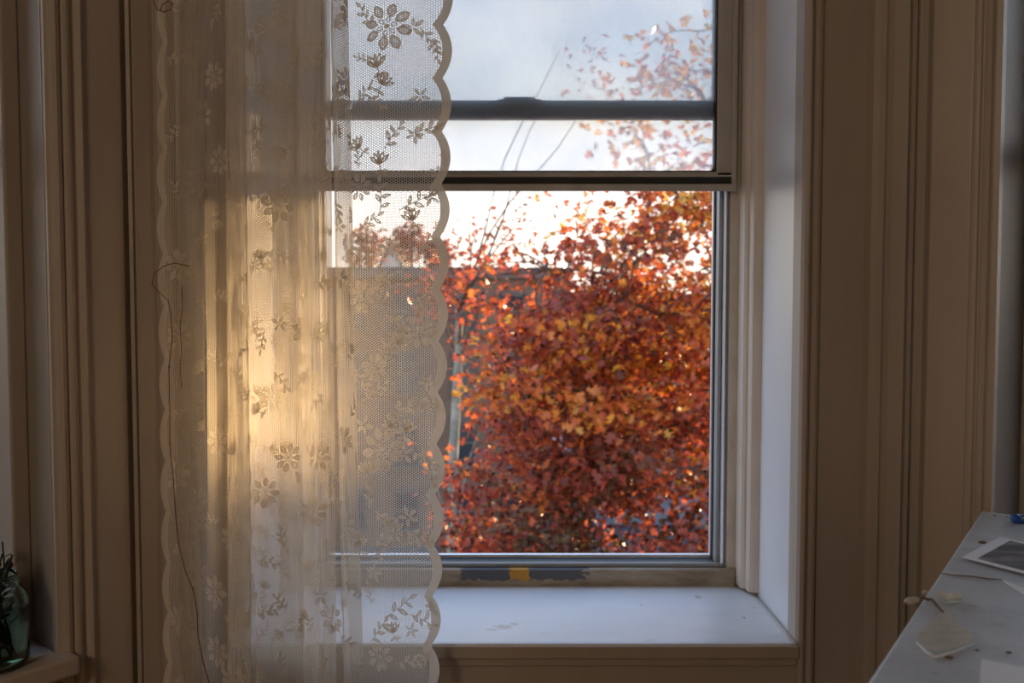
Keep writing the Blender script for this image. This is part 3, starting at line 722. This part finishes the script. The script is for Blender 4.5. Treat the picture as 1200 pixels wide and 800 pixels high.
# a sheet of white paper at the lower right, and a small glassy strip
p0 = onT(1150, 773); e1 = onT(1147, 815) - p0; e2 = onT(1200, 783) - p0
tag(quad_sheet('paper_sheet', [Vector((v.x, v.y, ZT + .0005)) for v in (p0, p0 + e2 * 3, p0 + e2 * 3 + e1 * 3, p0 + e1 * 3)], .0006, M['paper']), 'blank white paper sheet at the near corner of marble top', 'paper')
pa, pb, pc_, pd = [onT(*v) for v in ((1176, 681), (1200, 690), (1200, 697), (1179, 684))]
tag(quad_sheet('plastic_strip', [Vector((v.x, v.y, ZT + .0005)) for v in (pa, pa + (pb - pa) * 3, pa + (pc_ - pa) * 3, pd)], .0012, M['paper']), 'thin white strip lying on marble just in front of photo print', 'strip')
# dry stalk across the marble
sp = [onT(x, y, .002) for x, y in ((1102, 671), (1118, 674), (1138, 675), (1158, 678), (1174, 679))]
tag(MB().tube(sp, [.0005, .0009, .0010, .0012, .0006], 7).build('dry_stalk', M['stem'], smooth=True), 'thin dry stalk lying flat on marble below the photo print', 'stalk')
# papery seed pods with twig
def pod(nm, outline, label, curl, c):
    """thin papery pod: a fan of rings from a centre line, cupped upwards at the rim"""
    pts = [onT(x, y) for x, y in outline]; ce = sum(pts, Vector()) / len(pts); V = []; Fc = []; n = len(pts); K = 6
    for k in range(K + 1):
        f = k / K
        for i, p in enumerate(pts):
            q = ce + (p - ce) * f; q.z = ZT + .0016 + curl * f * f * (1 + .6 * math.sin(i * 2.1 + c)) + .0005 * math.sin(i * 3.3 + k); V.append(q - ce)
    for k in range(K):
        for i in range(n): Fc.append((k * n + i, k * n + (i + 1) % n, (k + 1) * n + (i + 1) % n, (k + 1) * n + i))
    root = tag(empty(nm, (ce.x, ce.y, ce.z)), label, 'seed pod'); mesh('husk', V, Fc, M['pod'], root, smooth=True)
    return root, ce
r1, c1 = pod('seed_pod', [(1105, 718), (1115, 727), (1126, 738), (1140, 747), (1142, 752), (1134, 757), (1118, 764), (1095, 770), (1084, 762), (1073, 751), (1084, 738), (1096, 726)], 'large papery cream seed pod lying flat on marble', .0025, 0)
mb = MB(); rp = [onT(x, y, .003) - c1 for x, y in ((1074, 752), (1085, 763), (1095, 770), (1118, 764), (1142, 754))]; mb.tube(rp, [.0006, .0012, .0016, .0014, .0008], 6); mb.build('rim', M['paper'], r1, smooth=True)
r2, c2 = pod('seed_pod', [(1090, 697), (1100, 698), (1112, 702), (1124, 706), (1127, 704), (1125, 713), (1114, 715), (1104, 712), (1096, 707)], 'small curled white seed pod beside brown twig', .006, 2)
tw = [onT(x, y, z) for x, y, z in ((1066, 704, .014), (1073, 702, .012), (1080, 699, .012), (1087, 702, .008), (1092, 702, .006), (1097, 708, .004), (1103, 715, .003), (1105, 718, .003))]
twr = tag(empty('dry_twig', c2), 'bent brown twig with pale bud sticking out over the marble edge', 'twig')
MB().tube([p - Vector(c2) for p in tw], [.0010, .0016, .0016, .0018, .0017, .0020, .0016, .0014], 7).build('stem', M['stem'], twr, smooth=True)
for (x, y, r) in ((1066, 704, .004), (1072, 703, .0035), (1084, 694, .0025)):
    c = onT(x, y, .013) - Vector(c2); MB().tube([c + Vector((-r * 1.4, 0, 0)), c + Vector((-r * .6, 0, 0)), c + Vector((r * .6, 0, 0)), c + Vector((r * 1.4, 0, .001))], [r * .3, r, r * .9, r * .2], 8).build('bud', M['paper_old'], twr, smooth=True)
# small crumbs on the marble
for k, (x, y, r) in enumerate(((1151, 636, .0035), (1166, 604, .0016), (1145, 762, .0014), (1182, 765, .0018), (1112, 771, .0026), (1180, 606, .0014))):
    c = onT(x, y); o = MB().lathe([(0, 0), (r, .0003), (r * 1.1, r * .4), (r * .6, r * .8), (0, r * .9)], (0, 0, 0), 7).build('crumb', M['stem'], loc=(c.x, c.y, ZT))
    o.scale = (1.6, .9, 1); tag(o, ['brown crumb beyond the photo print corner', 'tiny dark crumb nearest the far edge of the marble', 'tiny crumb to the right of large papery pod', 'dark speck between large pod and paper sheet', 'brown crumb in front of the large papery pod', 'tiny dark crumb just left of the blue clip'][k], 'crumb')
# blue plastic clip
bc = onT(1190, 613); clp = tag(empty('plastic_clip', (bc.x, bc.y, ZT), .25), 'bright blue plastic clip at far edge of marble top', 'clip')
MB().tube([(-.006, 0, .007), (-.004, 0, .0075), (.004, 0, .0075), (.006, 0, .007)], [.004, .0068, .0068, .004], 14).build('clip_head', M['blue'], clp, smooth=True)
MB().box(.002, .05, -.006, .004, .0005, .006).build('clip_arm', M['blue'], clp, bevel=.0015)
MB().box(.010, .05, .001, .006, .008, .012).build('clip_lever', M['blue'], clp, bevel=.0015)

# ------------------------------------------------------------------ glass jar with cuttings on the left sill
jc = TL(Vector((.243, -.012, 0)))
jr = tag(empty('glass_jar', (jc.x, jc.y, ZL + .0008)), 'glass jar of dark green cuttings in water on left window sill', 'jar')
ro = .052
prof = [(0, .002), (ro - .014, 0), (ro - .004, .004), (ro, .014), (ro, .108), (ro - .003, .120), (ro - .012, .131), (ro - .014, .136), (ro - .012, .139), (ro - .012, .142), (ro - .014, .146), (ro - .014, .152), (ro - .016, .153), (ro - .018, .151), (ro - .018, .136), (ro - .014, .126), (ro - .004, .112), (ro - .003, .014), (ro - .008, .007), (0, .006)]
MB().lathe(prof, (0, 0, 0), 40).build('jar_wall', M['jar'], jr, smooth=True)
MB().lathe([(0, .0065), (ro - .009, .0075), (ro - .0036, .015), (ro - .0036, .098), (0, .098)], (0, 0, 0), 40).build('water', M['water'], jr, smooth=True)
def leafblade(L, W):
    V = []; Fc = []; n = 5
    for i in range(n + 1):
        t = i / n; wv = W * math.sin(math.pi * (t * .94 + .03)) ; V += [Vector((L * t, -wv / 2, .15 * L * t * t)), Vector((L * t, 0, .15 * L * t * t - .08 * W)), Vector((L * t, wv / 2, .15 * L * t * t))]
    for i in range(n):
        for c in (0, 1): Fc.append((3 * i + c, 3 * i + c + 1, 3 * i + c + 4, 3 * i + c + 3))
    return V, Fc
for k in range(10):
    a = 2 * math.pi * k / 10; b = a + 2.2
    base = Vector((.020 * math.cos(a), .020 * math.sin(a), .012)); top = Vector((.026 * math.cos(b), .026 * math.sin(b), .165 + .05 * rng.random()))
    pts = [base.lerp(top, t) + Vector((.004 * math.sin(6 * t + k), .004 * math.cos(5 * t + k), 0)) for t in (0, .2, .4, .6, .8, 1)]
    st = MB().tube(pts, .0016, 6).build('cutting_stem', M['greenleaf'], jr, smooth=True)
    for q in range(7):
        p = pts[0].lerp(pts[-1], .12 + q * .125); V, Fc = leafblade(.030 * rng.uniform(.7, 1.1), .012)
        yaw = rng.uniform(0, 6.28); lim = .044 if p.z < .12 else .2
        Mx = Matrix.Rotation(yaw, 3, 'Z') @ Matrix.Rotation(rng.uniform(-.9, -.2), 3, 'Y'); V2 = []
        for v in V:
            w_ = p + Mx @ v; rr = math.hypot(w_.x, w_.y); lim2 = .042 if w_.z < .118 else (.032 if w_.z < .155 else 9)
            if rr > lim2: w_.x *= lim2 / rr; w_.y *= lim2 / rr
            w_.z = max(w_.z, .009); V2.append(w_)
        mesh('cutting_leaf', V2, Fc, M['greenleaf'], st, smooth=True)

# ------------------------------------------------------------------ outdoors
GZ = -7.2
tag(MB().box(-300, 300, 2.6, 400, GZ - .3, GZ).build('ground', M['asphalt']), kind='structure')
# --- oak leaves: lobed outline, folded along the midrib
lobes = [(0, 0), (.14, .05), (.18, .30), (.34, .08), (.52, .48), (.56, .09), (.82, .34), (.80, .07), (1.0, 0)]
def leaf_proto(L):
    V = [(x * L, 0, -.03 * L * math.sin(math.pi * x)) for x in (0, .28, .58, 1.0)]
    def side(s):
        idx = []
        for x, y in lobes[1:-1]:
            V.append((x * L, s * y * L, .25 * y * L - .12 * L * x * x)); idx.append(len(V) - 1)
        return idx
    a = side(1); b = side(-1); Fc = []
    for ix, fl_ in ((a, False), (b, True)):
        f = [(0, 1, ix[1], ix[0]), (1, ix[3], ix[2], ix[1]), (1, 2, ix[4], ix[3]), (2, 3, ix[6], ix[5]), (2, ix[5], ix[4])]
        Fc += [t[::-1] if fl_ else t for t in f]
    return np.array(V), Fc
def rand_rot(n, droop=.5):
    """random leaf frames: blade axis mostly outward and drooping"""
    yaw = nrg.uniform(0, 2 * np.pi, n); pit = nrg.normal(.35, .5, n); rol = nrg.normal(0, .7, n)
    cyw, syw, cp, sp_, crl, srl = np.cos(yaw), np.sin(yaw), np.cos(pit), np.sin(pit), np.cos(rol), np.sin(rol)
    X = np.stack([cyw * cp, syw * cp, -sp_], 1); Y0 = np.stack([-syw, cyw, np.zeros(n)], 1); Z0 = np.cross(X, Y0)
    Y = Y0 * crl[:, None] + Z0 * srl[:, None]; Z = np.cross(X, Y)
    return np.stack([X, Y, Z], 2)
def leaves_mesh(nm, pos, rot, size, tone, parent, mat, off, kind='stuff'):
    PV, PF = leaf_proto(1.0); n = len(pos); k = len(PV)
    V = np.einsum('nij,kj->nki', rot, PV) * size[:, None, None] + (pos - off)[:, None, :]
    V = V.reshape(-1, 3); fl_ = []; starts = []; tot = []
    base = np.array([i for f in PF for i in f]); cnt = np.array([len(f) for f in PF])
    loops = (base[None, :] + (np.arange(n) * k)[:, None]).ravel(); counts = np.tile(cnt, n)
    me = bpy.data.meshes.new(nm); me.vertices.add(len(V)); me.vertices.foreach_set('co', V.astype(np.float32).ravel())
    me.loops.add(len(loops)); me.loops.foreach_set('vertex_index', loops.astype(np.int32))
    me.polygons.add(len(counts)); me.polygons.foreach_set('loop_start', np.concatenate([[0], np.cumsum(counts)[:-1]]).astype(np.int32))
    me.polygons.foreach_set('loop_total', counts.astype(np.int32)); me.update(calc_edges=True)
    at = me.attributes.new('tone', 'FLOAT', 'POINT'); at.data.foreach_set('value', np.repeat(tone, k).astype(np.float32))
    me.materials.append(mat); o = bpy.data.objects.new(nm, me); COL.objects.link(o); o.parent = parent
    if kind: o['kind'] = kind
    return o
def limb(p0, p1, r0, r1, sag=.1, n=6, wob=.12):
    p0, p1 = Vector(p0), Vector(p1); L = (p1 - p0).length; pts = []; a, b = rng.uniform(0, 6), rng.uniform(0, 6)
    for i in range(n + 1):
        t = i / n; p = p0.lerp(p1, t); e = math.sin(math.pi * t)
        p += Vector((math.sin(a + 4 * t), math.cos(b + 5 * t), .8 * math.sin(b + 3 * t))) * wob * e * L * .35 + Vector((0, 0, sag * L * e)); pts.append(p)
    return pts, [r0 + (r1 - r0) * i / n for i in range(n + 1)]
rng.seed(SEED); nrg.seed(SEED)
TX, TY = 2.75, 9.9
oak = tag(empty('oak_tree', (TX, TY, GZ)), 'large oak tree with orange red autumn leaves right outside the window', 'tree')
OO = Vector(oak.location)
mb = MB(); pts, rad = limb((0, 0, 0), (-.1, .1, 6.2), .26, .17, 0, 8, .05); mb.tube(pts, rad, 10)
pts, rad = limb(pts[-1], (.5, .2, 10.8), .17, .05, 0, 8, .08); mb.tube(pts, rad, 10); mb.build('trunk', M['bark'], oak, smooth=True)
trunk_top = pts
EL = [  # crown lobes: centre, radii, clusters, leaves per cluster, spread
    ((1.5, 9.7, -1.5), (2.35, 1.9, 2.65), 310, 76, .19),
    ((.45, 9.1, .0), (.9, 1.2, 1.0), 26, 70, .18),
    ((1.2, 9.2, .6), (1.25, 1.2, .80), 46, 72, .18),
    ((2.0, 9.7, 1.75), (1.55, 1.5, .85), 70, 52, .18),
    ((.0, 9.4, 1.15), (.85, .9, .65), 18, 30, .15),
    ((2.3, 9.9, 3.2), (1.2, 1.3, 1.1), 38, 30, .20),
    ((4.4, 9.9, -1.2), (1.9, 1.8, 1.7), 50, 60, .26),
    ((4.2, 9.9, 1.6), (1.7, 1.6, 1.6), 120, 80, .25),  # these last lobes, out of view, are added to screen the low sun
    ((3.55, 9.9, 1.25), (.8, 1.3, .80), 70, 80, .22),
    ((4.3, 9.9, 3.3), (1.6, 1.5, 1.0), 44, 60, .25),
]
GAP = Vector((-.475, 1.51, 1.06))     # curtain point kept sunlit: crown clusters are left out along its sun line
pos = []; tone = []; brs = []
for ei, (c, r, nc, npc, spd) in enumerate(EL):
    for _ in range(nc):
        while True:
            v = Vector((rng.uniform(-1, 1), rng.uniform(-1, 1), rng.uniform(-1, 1)))
            if not .35 < v.length < 1: continue
            hx = Vector((c[0] + v.x * r[0], c[1] + v.y * r[1], c[2] + v.z * r[2])) - GAP
            if (hx - to_sun * hx.dot(to_sun)).length > .36: break
        cc = Vector((c[0] + v.x * r[0], c[1] + v.y * r[1], c[2] + v.z * r[2])); m = int(npc * rng.uniform(.5, 1.4))
        q = nrg.normal(0, spd, (m, 3)) * np.array([1.15, 1.15, .65]) + np.array(cc); pos.append(q)
        tb = min(.93, max(.05, .42 + .10 * (cc.z - .2) + .13 * math.sin(cc.x * 2.3 + cc.y) + .24 * math.exp(-((cc.x - 1.25) / .9) ** 2 - ((cc.z - .35) / .7) ** 2) + rng.uniform(-.26, .26)))  # orange bump at crown centre: sunlit glow painted into the leaf tone
        tone.append(np.clip(nrg.normal(tb, .12, m), .02, 1.0)); brs.append((ei, cc))
pos = np.concatenate(pos); tone = np.concatenate(tone); n = len(pos)
size = nrg.uniform(.075, .135, n); rot = rand_rot(n)
# limbs run from the trunk to the crown lobes, twigs to the clusters
limbs = []
for k, (p1, r0) in enumerate([((1.2, 9.4, -3.2), .09), ((.6, 9.1, -1.6), .09), ((.2, 9.3, .2), .075), ((1.1, 9.0, 1.2), .07), ((1.45, 9.6, 2.55), .06), ((.0, 9.6, -2.9), .06), ((2.0, 8.5, -.6), .07), ((1.9, 9.2, 3.3), .05), ((4.6, 9.6, -.6), .09), ((2.2, 8.3, -2.2), .06), ((2.2, 9.4, 4.0), .045), ((.35, 9.3, 1.5), .04)]):
    src = Vector((TX, TY, min(max(p1[2] - .9, -5), 2.4))) - OO
    src.x = 0.0; src.y = .05
    pts, rad = limb(src, Vector(p1) - OO, r0 * .62, .012, .06, 10, .22); limbs.append(pts); MB().tube(pts, rad, 8).build('branch', M['bark'], oak, smooth=True)
allp = [p for l in limbs for p in l]
tw = MB()
for ei, cc in brs:
    if rng.random() > .75: continue
    e = cc - OO; s0 = min(allp, key=lambda p: (p - e).length)
    pts, rad = limb(s0, e, .011, .004, .08, 4, .25); tw.tube(pts, rad, 5)
tw.build('twigs', M['bark'], oak, kind='stuff')
# the 300 leaves nearest the window are single objects; the rest of the crown is one
dist = pos[:, 1] * 1.0 + 3.0 * ((pos[:, 0] < -.7) | (pos[:, 0] > 2.25) | (pos[:, 2] < -1.6) | (pos[:, 2] > 4.2))
order = np.argsort(dist); near = order[:300]; rest = order[300:]
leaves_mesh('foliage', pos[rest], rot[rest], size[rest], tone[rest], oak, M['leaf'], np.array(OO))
protos = []
PV, PF = leaf_proto(1.0)
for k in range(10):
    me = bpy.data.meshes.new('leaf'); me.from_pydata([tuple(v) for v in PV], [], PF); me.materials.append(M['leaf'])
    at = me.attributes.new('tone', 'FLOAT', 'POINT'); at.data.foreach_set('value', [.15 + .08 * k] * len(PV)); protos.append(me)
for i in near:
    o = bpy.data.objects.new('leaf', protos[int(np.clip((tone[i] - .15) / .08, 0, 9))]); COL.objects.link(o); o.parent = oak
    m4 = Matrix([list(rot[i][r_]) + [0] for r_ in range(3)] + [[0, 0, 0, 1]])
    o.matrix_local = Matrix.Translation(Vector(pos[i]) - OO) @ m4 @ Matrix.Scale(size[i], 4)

# --- plane tree with pale trunk between the oak and the houses
pl = tag(empty('plane_tree', (-.92, 14.5, GZ)), 'slim pale-barked tree with thin bare twigs left behind the oak', 'tree')
po = Vector(pl.location); pts, rad = limb((0, 0, 0), (.05, 0, 8.2), .13, .06, 0, 10, .04); MB().tube(pts, rad, 10).build('trunk', M['bark_pale'], pl, smooth=True); tk = pts
for (px, py, z0) in ((548, 222, 7.6), (592, 250, 7.4), (560, 262, 7.0), (632, 224, 8.0), (520, 240, 7.2), (590, 430, 4.5), (500, 470, 4.2), (655, 60, 8.0), (690, 110, 8.0), (640, 120, 8.1), (480, 280, 7)):
    q = P(px, py, 14.3) - po; s0 = min(tk, key=lambda p: abs(p.z - z0)); pts, rad = limb(s0, q, .020, .006, .05, 7, .12); MB().tube(pts, rad, 6).build('branch', M['bark_pale' if z0 < 6 else 'bark'], pl, smooth=True)
cl_ = []
for (px, py, m) in ((545, 285, 60), (525, 300, 80), (572, 300, 40), (598, 290, 40), (590, 262, 30), (566, 275, 24), (530, 350, 120), (520, 330, 110), (548, 400, 60), (505, 350, 90), (620, 240, 24), (690, 70, 30), (700, 100, 40), (780, 60, 40), (760, 110, 50)):
    q = P(px, py, 14.3); cl_.append(nrg.normal(0, .22, (m, 3)) + np.array(q))
cl_ = np.concatenate(cl_); m = len(cl_); leaves_mesh('foliage', cl_, rand_rot(m), nrg.uniform(.07, .12, m), np.clip(nrg.normal(.36, .12, m), 0, 1), pl, M['leaf'], np.array(po))

# --- houses across the street
def house(nm, label, px0, px1, ptop, Y, wall, depth, wins, roofm, parapet=.25):
    a, b = P(px0, ptop, Y), P(px1, ptop, Y); h = tag(empty(nm, (a.x, Y, GZ)), label, 'house'); o = Vector(h.location); W = b.x - a.x; H = a.z - GZ
    mb = MB(); mb.box(0, W, .0, depth, 0, H - parapet); mb.build('wall', wall, h)
    MB().box(-.12, W + .12, -.18, .25, H - .38, H - .12).build('cornice', M['stone'], h, bevel=.03)
    MB().box(-.05, W + .05, -.06, depth, H - .12, H).build('roof', roofm, h)
    for (x0, x1, y0, y1, pm) in wins:
        p, q = P(x0, y1, Y) - o, P(x1, y0, Y) - o
        f = MB(); t = .07
        f.box(p.x, q.x, -.10, .02, p.z - .12, p.z); f.box(p.x, q.x, -.05, .02, q.z - t, q.z + .1); f.box(p.x, p.x + t, -.05, .02, p.z, q.z); f.box(q.x - t, q.x, -.05, .02, p.z, q.z); f.box(p.x, q.x, -.04, .02, (p.z + q.z) / 2 - .04, (p.z + q.z) / 2 + .04)
        w_ = f.build('window', M['frame_far'], h); MB().box(p.x + t, q.x - t, -.012, -.004, p.z, q.z - t).build('pane', M[pm], w_)
    return h
wn = []
for j, (yt, yb) in enumerate(((345, 385), (415, 460), (492, 545), (575, 620))):
    for i_, x in enumerate((400, 462, 528, 585, 640)):
        wn.append((x, x + 30, yt, yb, 'pane_pale' if (i_, j) in ((4, 2),) else 'pane_dark'))
house('row_house', 'brown brick row house with flat roof behind the pale tree', 360, 668, 313, 30, M['brick'], 10, wn, M['roofdark'])
house('grey_house', 'low blue-grey house seen in gaps behind the oak crown', 672, 960, 344, 33, M['greywall'], 9, [(x, x + 26, y, y + 40, 'pane_dark') for x in (690, 740, 790, 840) for y in (372, 440, 520)], M['roofdark'])
gb = tag(empty('white_gable_house', (P(440, 300, 48).x, 48, GZ)), 'small sunlit white gabled house above the brick roofline', 'house'); o_ = Vector(gb.location)
a, b, t = P(444, 318, 48) - o_, P(472, 318, 48) - o_, P(458, 283, 48) - o_
V = [(a.x, 0, 0), (b.x, 0, 0), (b.x, 0, a.z), (t.x, 0, t.z), (a.x, 0, a.z)]; V += [(x, 6, z) for x, y, z in V]
mesh('wall', V, [(0, 1, 2, 3, 4), (9, 8, 7, 6, 5), (0, 5, 6, 1), (1, 6, 7, 2), (4, 9, 5, 0)], M['whitewall'], gb)
Vr = []; 
for y in (-.25, 6.2):
    Vr += [(a.x - .15, y, a.z - .12), (t.x, y, t.z + .02), (b.x + .15, y, b.z - .12), (b.x + .15, y, b.z), (t.x, y, t.z + .16), (a.x - .15, y, a.z)]
mesh('roof', Vr, [(0, 1, 4, 5), (1, 2, 3, 4), (11, 10, 7, 6), (10, 9, 8, 7), (5, 4, 10, 11), (4, 3, 9, 10), (0, 6, 7, 1), (1, 7, 8, 2), (0, 5, 11, 6), (2, 8, 9, 3)], M['roofdark'], gb)
for k, (px, py, YY, r_, lab) in enumerate(((428, 290, 41, 1.15, 'brown leafed street tree leftmost above the brick roofline'), (480, 282, 45.5, 1.0, 'brown leafed street tree above roofline beside the white gable'), (512, 296, 42.2, .8, 'small brown street tree above roofline nearest the curtain edge'))):
    c = P(px, py, YY); tr = tag(empty('street_tree', (c.x, YY, GZ)), lab, 'tree'); o_ = Vector(tr.location)
    pts, rad = limb((0, 0, 0), (.1, 0, c.z - GZ + .5), .16, .04, 0, 6, .05); MB().tube(pts, rad, 7).build('trunk', M['bark'], tr, smooth=True)
    m = 420; q = nrg.normal(0, 1, (m, 3)); q /= np.linalg.norm(q, axis=1)[:, None]; q *= (nrg.uniform(.1, 1, m) ** .5)[:, None] * r_; q += np.array(c)
    leaves_mesh('foliage', q, rand_rot(m), nrg.uniform(.22, .36, m), np.clip(nrg.normal(.3, .12, m), 0, 1), tr, M['leaf'], np.array(o_))
